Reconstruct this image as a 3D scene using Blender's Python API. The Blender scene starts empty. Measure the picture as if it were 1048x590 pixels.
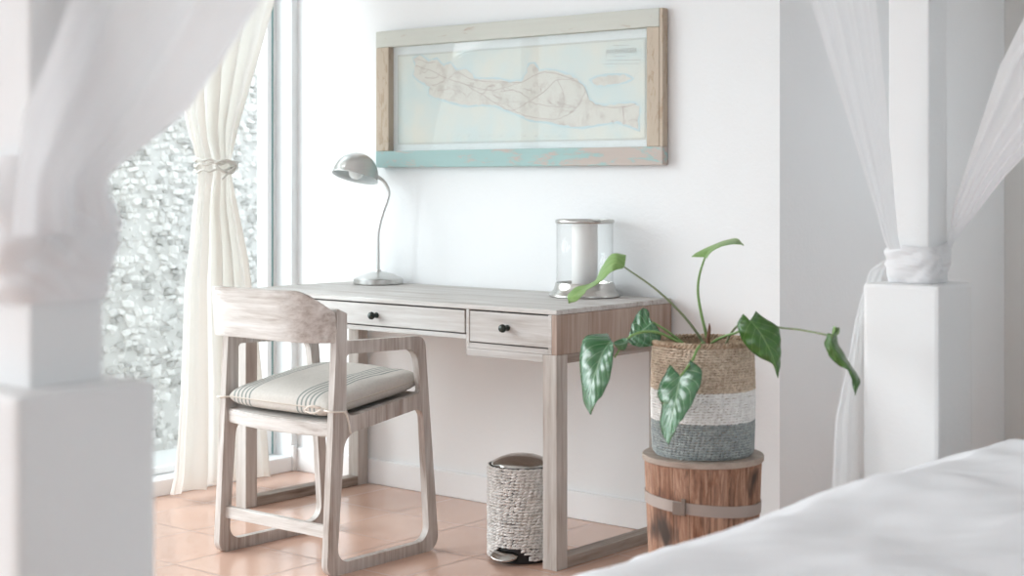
import bpy, bmesh, math, random
from mathutils import Vector, Matrix, noise
random.seed(7)
SC = bpy.context.scene
COL = SC.collection
PI = math.pi

# ------------------------------------------------------------------ camera maths (frame 1048 x 590)
CAM = Vector((2.7773, -4.1744, 1.1324)); YAW = math.radians(39.591); FPX = 1592.5; HOR = 186.3
RIGHT = Vector((math.cos(YAW), math.sin(YAW), 0)); FWD = Vector((-math.sin(YAW), math.cos(YAW), 0))
def at(px, py, t):
    """point at distance t (along the view axis) from where the photographer stood"""
    return CAM + (FWD + RIGHT*((px-524)/FPX) + Vector((0, 0, -(py-HOR)/FPX)))*t

def lin(c):
    return tuple((v/12.92 if v <= .04045 else ((v+.055)/1.055)**2.4) for v in c)
def S(r, g, b): return (*lin((r/255, g/255, b/255)), 1)

# ------------------------------------------------------------------ object helpers
LOC = {}
def tag(o, label=None, cat=None, group=None, kind=None):
    if label: o['label'] = label
    if cat: o['category'] = cat
    if group: o['group'] = group
    if kind: o['kind'] = kind
    return o
def thing(name, label, cat, loc, group=None):
    o = bpy.data.objects.new(name, None); COL.objects.link(o); o.location = loc
    o.empty_display_size = .05
    LOC[o.name] = Vector(loc)
    return tag(o, label, cat, group)
def finish(name, me, mats, parent=None, smooth=False, loc=None):
    off = Vector((0, 0, 0))
    if parent is not None: off = LOC[parent.name]
    elif loc is not None: off = Vector(loc)
    me.transform(Matrix.Translation(-off))
    if not isinstance(mats, (list, tuple)): mats = [mats]
    for m in mats: me.materials.append(m)
    if smooth is not None:
        for p in me.polygons: p.use_smooth = bool(smooth)
    o = bpy.data.objects.new(name, me); COL.objects.link(o)
    if parent is not None: o.parent = parent
    else: o.location = off
    LOC[o.name] = off
    return o
def obj(name, bm, mats, parent=None, smooth=False, loc=None, angle=None):
    bmesh.ops.recalc_face_normals(bm, faces=bm.faces)
    me = bpy.data.meshes.new(name); bm.to_mesh(me); bm.free()
    o = finish(name, me, mats, parent, smooth, loc)
    if angle is not None:
        for p in me.polygons: p.use_smooth = True
        me.set_sharp_from_angle(angle=math.radians(angle))
    return o
def pyobj(name, verts, faces, mats, parent=None, smooth=False, loc=None, uvs=None, mi=None):
    me = bpy.data.meshes.new(name); me.from_pydata([tuple(v) for v in verts], [], faces); me.update()
    if uvs:
        uvl = me.uv_layers.new(name='uv')
        for l in me.loops: uvl.data[l.index].uv = uvs[l.vertex_index]
    if mi:
        for p, k in zip(me.polygons, mi): p.material_index = k
    return finish(name, me, mats, parent, smooth, loc)
def struct(name, bm, mats, smooth=False):
    return tag(obj(name, bm, mats, None, smooth), kind='structure')

def box(bm, lo, hi, bev=0.0, seg=2):
    lo, hi = Vector(lo), Vector(hi)
    r = bmesh.ops.create_cube(bm, size=1)
    vs = r['verts']
    for v in vs:
        v.co = Vector((lo[i] + (v.co[i]+.5)*(hi[i]-lo[i]) for i in range(3)))
    if bev:
        es = {e for v in vs for e in v.link_edges}
        bmesh.ops.bevel(bm, geom=list(es), offset=bev, segments=seg, profile=.6, affect='EDGES')
def boxes(*args):
    bm = bmesh.new()
    for a in args: box(bm, *a)
    return bm
def quadsheet(nu, nv, f, closed_u=False):
    vs = []; fs = []
    for j in range(nv+1):
        for i in range(nu + (0 if closed_u else 1)):
            vs.append(f(i/nu, j/nv))
    w = nu if closed_u else nu+1
    for j in range(nv):
        for i in range(nu):
            a = j*w+i; b = j*w+(i+1) % w
            fs.append((a, b, b+w, a+w))
    return vs, fs
def lathe(profile, n=48, c=(0, 0, 0), caps=True):
    """profile: (r, z) list"""
    bm = bmesh.new(); rings = []
    for r, z in profile:
        if r < 1e-5: rings.append([bm.verts.new((c[0], c[1], c[2]+z))])
        else: rings.append([bm.verts.new((c[0]+r*math.cos(2*PI*i/n), c[1]+r*math.sin(2*PI*i/n), c[2]+z)) for i in range(n)])
    for a, b in zip(rings, rings[1:]):
        for i in range(n):
            j = (i+1) % n
            if len(a) == 1 and len(b) == 1: continue
            if len(a) == 1: bm.faces.new((a[0], b[j], b[i]))
            elif len(b) == 1: bm.faces.new((a[i], a[j], b[0]))
            else: bm.faces.new((a[i], a[j], b[j], b[i]))
    return bm
def catmull(pts, n):
    pts = [Vector(p) for p in pts]
    P = [pts[0]*2-pts[1]] + pts + [pts[-1]*2-pts[-2]]
    out = []; m = len(pts)-1
    for k in range(n+1):
        t = k/n*m; i = min(int(t), m-1); u = t-i
        a, b, c, d = P[i:i+4]
        out.append(.5*((2*b)+(c-a)*u+(2*a-5*b+4*c-d)*u*u+(3*b-a-3*c+d)*u**3))
    return out
def lerp_tab(tab, x):
    if x <= tab[0][0]: return tab[0][1]
    for (a, va), (b, vb) in zip(tab, tab[1:]):
        if x <= b: return va+(vb-va)*(x-a)/(b-a)
    return tab[-1][1]
def tube(bm, pts, rad, n=10, cap=True):
    pts = [Vector(p) for p in pts]; m = len(pts)
    R = rad if callable(rad) else (lambda t: rad)
    up = None; rings = []
    for i, p in enumerate(pts):
        d = (pts[min(i+1, m-1)]-pts[max(i-1, 0)]).normalized()
        if up is None:
            up = d.cross(Vector((0, 0, 1)))
            if up.length < .1: up = d.cross(Vector((1, 0, 0)))
            up.normalize()
        up = (up-d*up.dot(d)).normalized(); w = d.cross(up)
        r = R(i/(m-1))
        rings.append([bm.verts.new(p+(up*math.cos(2*PI*k/n)+w*math.sin(2*PI*k/n))*r) for k in range(n)])
    for a, b in zip(rings, rings[1:]):
        for k in range(n): bm.faces.new((a[k], a[(k+1) % n], b[(k+1) % n], b[k]))
    if cap:
        bm.faces.new(rings[0][::-1]); bm.faces.new(rings[-1])
def arc_poly(pts, seg=8):
    """pts: (a, b, radius) corners -> rounded polygon"""
    out = []; n = len(pts)
    for i in range(n):
        p0 = Vector(pts[i-1][:2]); p1 = Vector(pts[i][:2]); p2 = Vector(pts[(i+1) % n][:2]); r = pts[i][2]
        if r <= 0: out.append(p1); continue
        d0 = (p0-p1).normalized(); d2 = (p2-p1).normalized()
        ang = d0.angle(d2); t = r/math.tan(ang/2)
        a = p1+d0*t; b = p1+d2*t
        c = p1+(d0+d2).normalized()*(r/math.sin(ang/2))
        v0 = a-c; v1 = b-c; th = v0.angle_signed(v1)
        for k in range(seg+1):
            s = -th*k/seg; cs, sn = math.cos(s), math.sin(s)
            out.append(c+Vector((v0.x*cs-v0.y*sn, v0.x*sn+v0.y*cs)))
    return out
def plate(loops, x0, x1, bev=.003):
    """2-D outline with holes in the (y, z) plane, given thickness along x with softened edges"""
    bm = bmesh.new(); es = []
    for lp in loops:
        vs = [bm.verts.new((x0, p.x, p.y)) for p in lp]
        es += [bm.edges.new((vs[i], vs[(i+1) % len(vs)])) for i in range(len(vs))]
    r = bmesh.ops.triangle_fill(bm, edges=es, use_beauty=True)
    ex = bmesh.ops.extrude_face_region(bm, geom=list(bm.faces))
    for v in ex['geom']:
        if isinstance(v, bmesh.types.BMVert): v.co.x = x1
    bmesh.ops.recalc_face_normals(bm, faces=bm.faces)
    sh = [e for e in bm.edges if len(e.link_faces) == 2 and e.calc_face_angle(0) > 1.2 and abs(e.verts[0].co.x-e.verts[1].co.x) < 1e-6]
    bmesh.ops.bevel(bm, geom=sh, offset=bev, segments=2, affect='EDGES', clamp_overlap=True)
    return bm

# ------------------------------------------------------------------ materials
def mat(name):
    m = bpy.data.materials.new(name); m.use_nodes = True
    nt = m.node_tree; b = nt.nodes['Principled BSDF']
    return m, nt, b
def N(nt, t, **kw):
    n = nt.nodes.new(t)
    for k, v in kw.items(): setattr(n, k, v)
    return n
def L(nt, a, b): nt.links.new(a, b)
def ramp(nt, stops, fac=None):
    r = N(nt, 'ShaderNodeValToRGB'); e = r.color_ramp.elements
    while len(e) < len(stops): e.new(.5)
    for q, (p, c) in zip(e, stops): q.position = p; q.color = c
    if fac is not None: L(nt, fac, r.inputs[0])
    return r
def noise_tex(nt, scale, detail=4, rough=.55, vec=None, dist=0):
    n = N(nt, 'ShaderNodeTexNoise'); n.inputs['Scale'].default_value = scale; n.inputs['Detail'].default_value = detail
    n.inputs['Roughness'].default_value = rough; n.inputs['Distortion'].default_value = dist
    if vec is not None: L(nt, vec, n.inputs['Vector'])
    return n
def coords(nt, scale=(1, 1, 1), rot=(0, 0, 0)):
    tc = N(nt, 'ShaderNodeTexCoord'); mp = N(nt, 'ShaderNodeMapping')
    mp.inputs['Scale'].default_value = scale; mp.inputs['Rotation'].default_value = rot
    L(nt, tc.outputs['Object'], mp.inputs['Vector'])
    return mp.outputs['Vector']
def mixc(nt, fac, a, b, mode='MIX'):
    m = N(nt, 'ShaderNodeMix', data_type='RGBA', blend_type=mode)
    for s, v in ((0, fac), (6, a), (7, b)):
        if hasattr(v, 'node'): L(nt, v, m.inputs[s])
        else: m.inputs[s].default_value = v
    return m.outputs[2]
def bump(nt, b, height, strength=.2, dist=.002):
    n = N(nt, 'ShaderNodeBump'); n.inputs['Strength'].default_value = strength; n.inputs['Distance'].default_value = dist
    L(nt, height, n.inputs['Height']); L(nt, n.outputs[0], b.inputs['Normal'])
def plain(name, col, rough=.5, metal=0, bumps=None, spec=.5):
    m, nt, b = mat(name)
    b.inputs['Base Color'].default_value = col; b.inputs['Roughness'].default_value = rough; b.inputs['Metallic'].default_value = metal
    b.inputs['Specular IOR Level'].default_value = spec
    v = coords(nt); n = noise_tex(nt, (bumps or (20, .02))[0], 4, vec=v)
    c = mixc(nt, n.outputs[0], tuple(x*.95 for x in col[:3])+(1,), tuple(min(1, x*1.04) for x in col[:3])+(1,))
    L(nt, c, b.inputs['Base Color'])
    if bumps: bump(nt, b, n.outputs[0], bumps[1], .003)
    return m
def wood(name, axis, brown, wash, amount=.5, patch=None, rough=.55, fine=60):
    """whitewashed timber, grain along axis"""
    m, nt, b = mat(name)
    sc = [fine, fine, fine]; sc['xyz'.index(axis)] = fine*.045
    v = coords(nt, tuple(sc)); g = noise_tex(nt, 1.0, 6, .65, v, .3)
    sc2 = [14, 14, 14]; sc2['xyz'.index(axis)] = 2.2
    v2 = coords(nt, tuple(sc2)); p = noise_tex(nt, 1.0, 4, .6, v2, .6)
    mm = N(nt, 'ShaderNodeMath', operation='MULTIPLY_ADD'); L(nt, p.outputs[0], mm.inputs[0]); mm.inputs[1].default_value = .9
    L(nt, g.outputs[0], mm.inputs[2])
    r = ramp(nt, [(.55+.45*(amount-.5)-.02, wash), (1.15+.45*(amount-.5), brown)], None)
    mp = N(nt, 'ShaderNodeMapRange'); mp.inputs[1].default_value = .62+(.5-amount)*.6; mp.inputs[2].default_value = 1.35+(.5-amount)*.6
    L(nt, mm.outputs[0], mp.inputs[0])
    r = ramp(nt, [(0, wash), (.45, tuple((w*.62+q*.38) for w, q in zip(wash[:3], brown[:3]))+(1,)), (1, brown)], mp.outputs[0])
    col = r.outputs[0]
    if patch:
        pn = noise_tex(nt, 5, 3, .6, coords(nt)); pr = ramp(nt, [(.5, (0, 0, 0, 1)), (.62, (1, 1, 1, 1))], pn.outputs[0])
        col = mixc(nt, pr.outputs[0], col, patch)
    L(nt, col, b.inputs['Base Color']); b.inputs['Roughness'].default_value = rough
    bump(nt, b, g.outputs[0], .35, .0015)
    return m
def cloth(name, col, transl=.35, weave=500, transp=0.0, rough=.9):
    m, nt, b = mat(name); nt.nodes.remove(b)
    out = nt.nodes['Material Output']
    d = N(nt, 'ShaderNodeBsdfDiffuse'); t = N(nt, 'ShaderNodeBsdfTranslucent'); x = N(nt, 'ShaderNodeMixShader')
    v = coords(nt); n = noise_tex(nt, 9, 4, .6, v)
    c = mixc(nt, n.outputs[0], tuple(q*.97 for q in col[:3])+(1,), col)
    L(nt, c, d.inputs[0]); L(nt, c, t.inputs[0]); x.inputs[0].default_value = transl
    L(nt, d.outputs[0], x.inputs[1]); L(nt, t.outputs[0], x.inputs[2]); last = x.outputs[0]
    bp = N(nt, 'ShaderNodeBump'); bp.inputs['Strength'].default_value = .15; bp.inputs['Distance'].default_value = .004
    L(nt, n.outputs[0], bp.inputs['Height']); L(nt, bp.outputs[0], d.inputs['Normal'])
    if transp:
        tr = N(nt, 'ShaderNodeBsdfTransparent'); y = N(nt, 'ShaderNodeMixShader'); y.inputs[0].default_value = transp
        L(nt, last, y.inputs[1]); L(nt, tr.outputs[0], y.inputs[2]); last = y.outputs[0]
    L(nt, last, out.inputs[0])
    return m
def glass(name, tint=(1, 1, 1, 1), refl=.08, ior=1.45):
    m, nt, b = mat(name); nt.nodes.remove(b); out = nt.nodes['Material Output']
    tr = N(nt, 'ShaderNodeBsdfTransparent'); tr.inputs[0].default_value = tint
    gl = N(nt, 'ShaderNodeBsdfGlossy'); gl.inputs['Roughness'].default_value = .02
    lw = N(nt, 'ShaderNodeLayerWeight'); pw = N(nt, 'ShaderNodeMath', operation='POWER'); L(nt, lw.outputs['Facing'], pw.inputs[0]); pw.inputs[1].default_value = 5
    fr = N(nt, 'ShaderNodeMath', operation='MULTIPLY_ADD'); L(nt, pw.outputs[0], fr.inputs[0]); fr.inputs[1].default_value = .6; fr.inputs[2].default_value = refl*.4
    x = N(nt, 'ShaderNodeMixShader'); L(nt, fr.outputs[0], x.inputs[0])
    L(nt, tr.outputs[0], x.inputs[1]); L(nt, gl.outputs[0], x.inputs[2]); L(nt, x.outputs[0], out.inputs[0])
    return m
def metal(name, col, rough):
    m, nt, b = mat(name); b.inputs['Metallic'].default_value = 1; b.inputs['Roughness'].default_value = rough
    v = coords(nt, (6, 6, 260)); n = noise_tex(nt, 1, 3, .5, v)
    c = mixc(nt, n.outputs[0], tuple(x*.88 for x in col[:3])+(1,), col); L(nt, c, b.inputs['Base Color'])
    return m

M = {}
def wall_mat(name, col, rough=.75):
    m, nt, b = mat(name); v = coords(nt)
    n1 = noise_tex(nt, 4, 5, .6, v); n2 = noise_tex(nt, 60, 5, .6, v)
    c = mixc(nt, n1.outputs[0], tuple(q*.965 for q in col[:3])+(1,), col); L(nt, c, b.inputs['Base Color'])
    b.inputs['Roughness'].default_value = rough; b.inputs['Specular IOR Level'].default_value = .25
    a = N(nt, 'ShaderNodeMath', operation='MULTIPLY_ADD'); L(nt, n1.outputs[0], a.inputs[0]); a.inputs[1].default_value = 2.0; L(nt, n2.outputs[0], a.inputs[2])
    bump(nt, b, a.outputs[0], .25, .004)
    return m
M['wall'] = wall_mat('white_plaster', S(238, 240, 241))
M['paint'] = wall_mat('white_paint', S(240, 241, 242), .45)
M['post'] = wall_mat('white_painted_timber', S(234, 235, 235), .5)
M['alcove'] = wall_mat('off_white_plaster', S(226, 226, 224))

# terracotta floor tiles, .315 m
def floor_mat():
    m, nt, b = mat('terracotta_tiles')
    tc = N(nt, 'ShaderNodeTexCoord'); sp = N(nt, 'ShaderNodeSeparateXYZ'); L(nt, tc.outputs['Object'], sp.inputs[0])
    P = .313; dist = []
    cell = []
    for k, off in ((0, .302), (1, .012)):
        a = N(nt, 'ShaderNodeMath', operation='ADD'); L(nt, sp.outputs[k], a.inputs[0]); a.inputs[1].default_value = off+P*40
        d = N(nt, 'ShaderNodeMath', operation='DIVIDE'); L(nt, a.outputs[0], d.inputs[0]); d.inputs[1].default_value = P
        fl = N(nt, 'ShaderNodeMath', operation='FLOOR'); L(nt, d.outputs[0], fl.inputs[0]); cell.append(fl.outputs[0])
        pp = N(nt, 'ShaderNodeMath', operation='PINGPONG'); L(nt, d.outputs[0], pp.inputs[0]); pp.inputs[1].default_value = .5
        dist.append(pp.outputs[0])
    mn = N(nt, 'ShaderNodeMath', operation='MINIMUM'); L(nt, dist[0], mn.inputs[0]); L(nt, dist[1], mn.inputs[1])
    cx = N(nt, 'ShaderNodeCombineXYZ'); L(nt, cell[0], cx.inputs[0]); L(nt, cell[1], cx.inputs[1])
    wn = N(nt, 'ShaderNodeTexWhiteNoise', noise_dimensions='3D'); L(nt, cx.outputs[0], wn.inputs[0])
    t1 = mixc(nt, wn.outputs['Value'], S(204, 162, 142), S(212, 176, 158))
    n = noise_tex(nt, 5, 5, .6, tc.outputs['Object']); t2 = mixc(nt, n.outputs[0], t1, S(214, 180, 162))
    g = ramp(nt, [(.006, (0, 0, 0, 1)), (.011, (1, 1, 1, 1))], mn.outputs[0])
    c = mixc(nt, g.outputs[0], S(160, 138, 128), t2); L(nt, c, b.inputs['Base Color'])
    rr = N(nt, 'ShaderNodeMapRange'); L(nt, g.outputs[0], rr.inputs[0]); rr.inputs[3].default_value = .7; rr.inputs[4].default_value = .16
    L(nt, rr.outputs[0], b.inputs['Roughness']); b.inputs['Specular IOR Level'].default_value = .75
    h = N(nt, 'ShaderNodeMath', operation='MULTIPLY_ADD'); L(nt, n.outputs[0], h.inputs[0]); h.inputs[1].default_value = .25; L(nt, g.outputs[0], h.inputs[2])
    bump(nt, b, h.outputs[0], .12, .001)
    return m
M['floor'] = floor_mat()
WASH = S(226, 224, 221); BROWN = S(158, 128, 108)
M['desk_x'] = wood('whitewashed_wood_lengthways', 'x', S(138, 124, 114), S(206, 205, 203), .44)
M['desk_z'] = wood('whitewashed_wood_upright', 'z', S(136, 118, 104), S(200, 197, 193), .46)
M['desk_y'] = wood('whitewashed_wood_crossways', 'y', S(136, 118, 104), S(202, 199, 195), .46)
M['desk_end'] = wood('worn_brown_wood_upright', 'z', S(136, 108, 92), S(184, 168, 156), .6, fine=70)
M['desk_rail'] = wood('worn_brown_wood_rail', 'y', S(98, 76, 62), S(186, 176, 166), .62, fine=50)
M['chair_z'] = wood('chair_wood_upright', 'z', S(130, 112, 99), S(214, 211, 208), .52, fine=75)
M['chair_x'] = wood('chair_wood_crossways', 'x', S(136, 119, 107), S(220, 218, 215), .47, fine=75)
M['knob'] = plain('dark_green_glaze', S(46, 56, 52), .25, .3)
M['steel'] = metal('brushed_steel', S(206, 206, 204), .3)
M['pewter'] = metal('pewter', S(196, 194, 190), .25)
M['chrome'] = metal('polished_steel', S(190, 188, 184), .16)
M['bulb'] = plain('frosted_bulb', S(238, 240, 238), .35)
M['lamp_in'] = plain('satin_lining', S(206, 212, 212), .4, .0)
M['glass'] = glass('clear_glass', (.994, .997, .997, 1), .04)
M['pane'] = glass('door_glass', (.97, .99, .985, 1))
M['gasket'] = plain('teal_glass_edge', S(128, 166, 166), .3)
M['wax'] = plain('white_wax', S(244, 243, 241), .5, 0, (12, .05))
M['wick'] = plain('wick', S(70, 64, 58), .9)
M['curtain'] = cloth('cream_cotton', S(244, 242, 238), .36)
M['sheer'] = cloth('white_voile', S(249, 249, 250), .28, transp=.02)
M['sheer_thin'] = cloth('thin_white_voile', S(248, 249, 250), .36, transp=.12)
M['linen'] = cloth('white_linen', S(240, 241, 243), .0)
M['cord'] = plain('grey_cord', S(214, 212, 206), .8)
M['tie'] = plain('off_white_ribbon', S(226, 220, 212), .9)

# ================================================================== the room
LW = -1.768   # left wall plane
def sheet(verts): 
    bm = bmesh.new(); bm.faces.new([bm.verts.new(v) for v in verts]); return bm
struct('floor', boxes(((LW-.08, -7.0, -.12), (4.85, 1.95, 0))), M['floor'])
struct('ceiling', boxes(((LW-.2, -5.6, 2.75), (4.8, 2.0, 2.9))), M['wall'])
CX0 = .384
struct('wall_back', boxes(((LW-.2, 0, 0), (CX0, 1.74, 2.75))), M['wall'])
struct('wall_alcove', boxes(((CX0-.2, 1.741, 0), (2.3, 1.95, 2.75))), M['alcove'])
struct('wall_passage', boxes(((2.0, -.05, 0), (4.8, .1, 2.75)), ((2.0, .1, 0), (2.15, .35, 2.75)), ((2.0, 1.4, 0), (2.15, 1.95, 2.75)), ((2.0, .35, 1.95), (2.15, 1.4, 2.75)), ((2.0, .35, 0), (2.15, 1.4, .75))), M['alcove'])  # unseen opening in the side wall added to brighten the alcove face
struct('wall_right', boxes(((4.7, -5.6, 0), (4.85, -3.9, 2.75)), ((4.7, -2.2, 0), (4.85, 0, 2.75)), ((4.7, -3.9, 2.2), (4.85, -2.2, 2.75)), ((4.7, -3.9, 0), (4.85, -2.2, .8))), M['wall'])  # unseen opening added so daylight fills the right-facing sides
struct('wall_front', boxes(((LW-.2, -5.75, 0), (4.85, -5.6, .3)), ((LW-.2, -5.75, 2.3), (4.85, -5.6, 2.75)), ((LW-.2, -5.75, .3), (-1.4, -5.6, 2.3)), ((.1, -5.75, .3), (4.85, -5.6, 2.3))), M['wall'])  # opening behind the camera, added and sized for fill light
# left wall: glazed door opening, solid stretch, unseen bare opening added for front-left light
struct('wall_left', boxes(((LW-.2, -.033, 0), (LW, 0, 2.75)), ((LW-.2, -3.3, 2.36), (LW, -.033, 2.75)),
                          ((LW-.2, -3.55, 0), (LW, -3.3, 2.75)), ((LW-.2, -5.6, 2.36), (LW, -3.55, 2.75)), ((LW-.2, -5.6, 0), (LW, -5.3, 2.36))), M['wall'])
struct('baseboard_back', boxes(((LW, -.014, 0), (CX0, 0, .092), .004)), M['paint'])
struct('baseboard_alcove', boxes(((CX0, .0, 0), (CX0+.014, 1.74, .092), .004)), M['paint'])
struct('trim_1', boxes(((LW, -.032, 0), (LW+.012, -.0145, .10), .003)), M['paint'])   # little plinth block in the corner
# glazed door
W = thing('door_1', None, None, (LW, -1.7, 0)); W['kind'] = 'structure'
fr = bmesh.new()
box(fr, (LW-.16, -.043, .05), (LW-.090, -.0335, 2.36), .002)
box(fr, (LW-.16, -3.30, .05), (LW-.06, -3.22, 2.36), .004)
box(fr, (LW-.16, -3.22, 2.28), (LW-.06, -.058, 2.36), .004)
box(fr, (LW-.19, -3.30, 0), (LW+.004, -.0335, .058), .004)
obj('door_frame', fr, M['paint'], W)
for (a, b, x) in ((-1.66, -.0545, -.102), (-3.215, -1.60, -.14)):
    s = bmesh.new(); X0, X1 = LW+x-.012, LW+x+.012
    w0 = .022 if b > -1 else .05
    box(s, (X0, a, .06), (X1, a+.05, 2.28), .002); box(s, (X0, b-w0, .06), (X1, b, 2.28), .002)
    box(s, (X0, a+.05, .06), (X1, b-w0, .085), .002); box(s, (X0, a+.05, 2.24), (X1, b-w0, 2.28), .002)
    sash = obj('sash', s, M['paint'], W)
    obj('pane', boxes(((LW+x-.003, a+.05, .085), (LW+x+.003, b-w0, 2.24))), M['pane'], sash)
obj('glass_edge', boxes(((LW-.108, -.054, .06), (LW-.094, -.0435, 2.28))), M['gasket'], W)
struct('courtyard', boxes(((-9, -9, -.22), (LW-.08, 3.0, -.1))), plain('pale_gravel', S(226, 226, 224), .9, 0, (90, .6)))

# dry-stone wall outside, stones as real lumps
def stone_wall():
    rnd = random.Random(3)
    bmi = bmesh.new(); bmesh.ops.create_icosphere(bmi, subdivisions=1, radius=1)
    base = [v.co.copy() for v in bmi.verts]; bf = [[v.index for v in f.verts] for f in bmi.faces]; bmi.free()
    base = [Vector((math.copysign(abs(c.x)**.7, c.x), math.copysign(abs(c.y)**.62, c.y), math.copysign(abs(c.z)**.62, c.z))) for c in base]
    V = []; F = []; MI = []
    z = -.12
    while z < 2.45:
        h = rnd.uniform(.020, .036); y = -.80+rnd.uniform(0, .05)
        while y < 1.9:
            w = rnd.uniform(.024, .062); hh = h*rnd.uniform(.75, 1.25)
            cx = -3.03+rnd.uniform(-.012, .016); cz = z+h/2+rnd.uniform(-.006, .006)
            tilt = rnd.uniform(-.35, .35); k = len(V); o = Vector((rnd.uniform(0, 99), rnd.uniform(0, 99), 0))
            yaw = rnd.uniform(-.5, .5)
            for c in base:
                q = c*(1+.32*noise.noise(c*1.3+o))
                p = Vector((q.x*.026, q.y*w*.60, q.z*hh*.63))
                p = Matrix.Rotation(tilt, 3, 'X') @ (Matrix.Rotation(yaw, 3, 'Z') @ p)
                V.append((p.x+cx, p.y+y+w/2, p.z+cz))
            F += [[i+k for i in f] for f in bf]
            MI += [rnd.choice((0, 0, 0, 1, 1, 2))]*len(bf)
            y += w*1.02
        z += h*.98
    ms = [plain('white_stone', S(224, 221, 218), .8, 0, (30, .3)), plain('pale_grey_stone', S(208, 205, 202), .8, 0, (30, .3)), plain('grey_stone', S(180, 177, 174), .8, 0, (30, .3))]
    V += [(-3.014, -.78, -.2), (-3.014, 3, -.2), (-3.014, 3, 2.5), (-3.014, -.78, 2.5)]; n = len(V)
    V += [(-3.25, -.78, -.2), (-3.25, 3, -.2), (-3.25, 3, 2.5), (-3.25, -.78, 2.5)]
    a = n-4
    F += [[a, a+1, a+2, a+3], [n, n+3, n+2, n+1], [a+3, a+2, n+2, n+3], [a, a+3, n+3, n], [a+1, n+1, n+2, a+2]]; MI += [1]*5
    o = pyobj('wall_courtyard', V, F, ms, None, False, None, None, MI)
    tag(o, kind='structure')
stone_wall()

# ================================================================== desk
YF, YB = -.613, -.016
X1 = 0.0; X0 = -1.415; T = .052
dk = thing('desk', 'long whitewashed wooden writing desk against the white wall', 'desk', (-.7, -.31, 0))
obj('desk_top', boxes(((X0, YF, .745), (X1, YB, .76), .0025)), M['desk_x'], dk)
cs = bmesh.new()
def drawer_box(bm, a, b, zlo):
    box(bm, (a, YF, zlo), (a+.012, YB, .7445), .0015); box(bm, (b-.012, YF, zlo), (b, YB, .7445), .0015)
    box(bm, (a+.012, YF, zlo), (b-.012, YB, zlo+.016), .0015)
    box(bm, (a+.012, YB-.012, zlo+.016), (b-.012, YB, .7445))
ca = bmesh.new(); drawer_box(ca, -.349, -.019, .628); drawer_box(ca, X0+.019, X0+.349, .628)
box(ca, (X0+.349, YF, .654), (-.349, YB, .668), .0015)
obj('carcase', ca, M['desk_x'], dk)
obj('end_panel', boxes(((-.0188, YF, .628), (X1, YB, .7445), .0015)), M['desk_end'], dk)
obj('end_panel', boxes(((X0, YF, .628), (X0+.0188, YB, .7445), .0015)), M['desk_end'], dk)
def knob(bm, x, z):
    prof = [(0, .034), (.007, .033), (.0115, .029), (.013, .023), (.0105, .017), (.006, .013), (.0055, .008), (.009, .004), (.0095, 0), (0, 0)]
    b2 = lathe(prof, 20)
    for v in b2.verts: v.co = Vector((x+v.co.x, YF+.002-v.co.z, z+v.co.y))
    return b2
for (a, b, z0, z1, kx, kz) in ((-.337, -.0225, .6475, .7405, -.187, .697), (-1.058, -.357, .6715, .7405, -.732, .705), (-1.393, -1.078, .6475, .7405, -1.236, .697)):
    d = obj('drawer', boxes(((a, YF+.002, z0), (b, YF+.02, z1), .002), ((a+.02, YF+.02, z0+.004), (b-.02, YB-.06, z0+.05))), M['desk_x'], dk)
    obj('knob', knob(None, kx, kz), M['knob'], d, True)
for xa in (X0, X1-T):
    for ya in (YF, YB-T):
        obj('leg', boxes(((xa, ya, 0), (xa+T, ya+T, .6275), .003)), M['desk_z'], dk)
    obj('side_rail', boxes(((xa+.001, YF+T, .601), (xa+T-.001, YB-T, .6275), .002)), M['desk_rail'], dk)
    obj('floor_rail', boxes(((xa+.001, YF+T, 0), (xa+T-.001, YB-T, .034), .003)), M['desk_rail'], dk)
obj('front_rail', boxes(((-.349, YF+.001, .604), (X1-T, YF+.03, .6275), .002)), M['desk_x'], dk)
obj('front_rail', boxes(((X0+T, YF+.001, .604), (X0+.349, YF+.03, .6275), .002)), M['desk_x'], dk)

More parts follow.
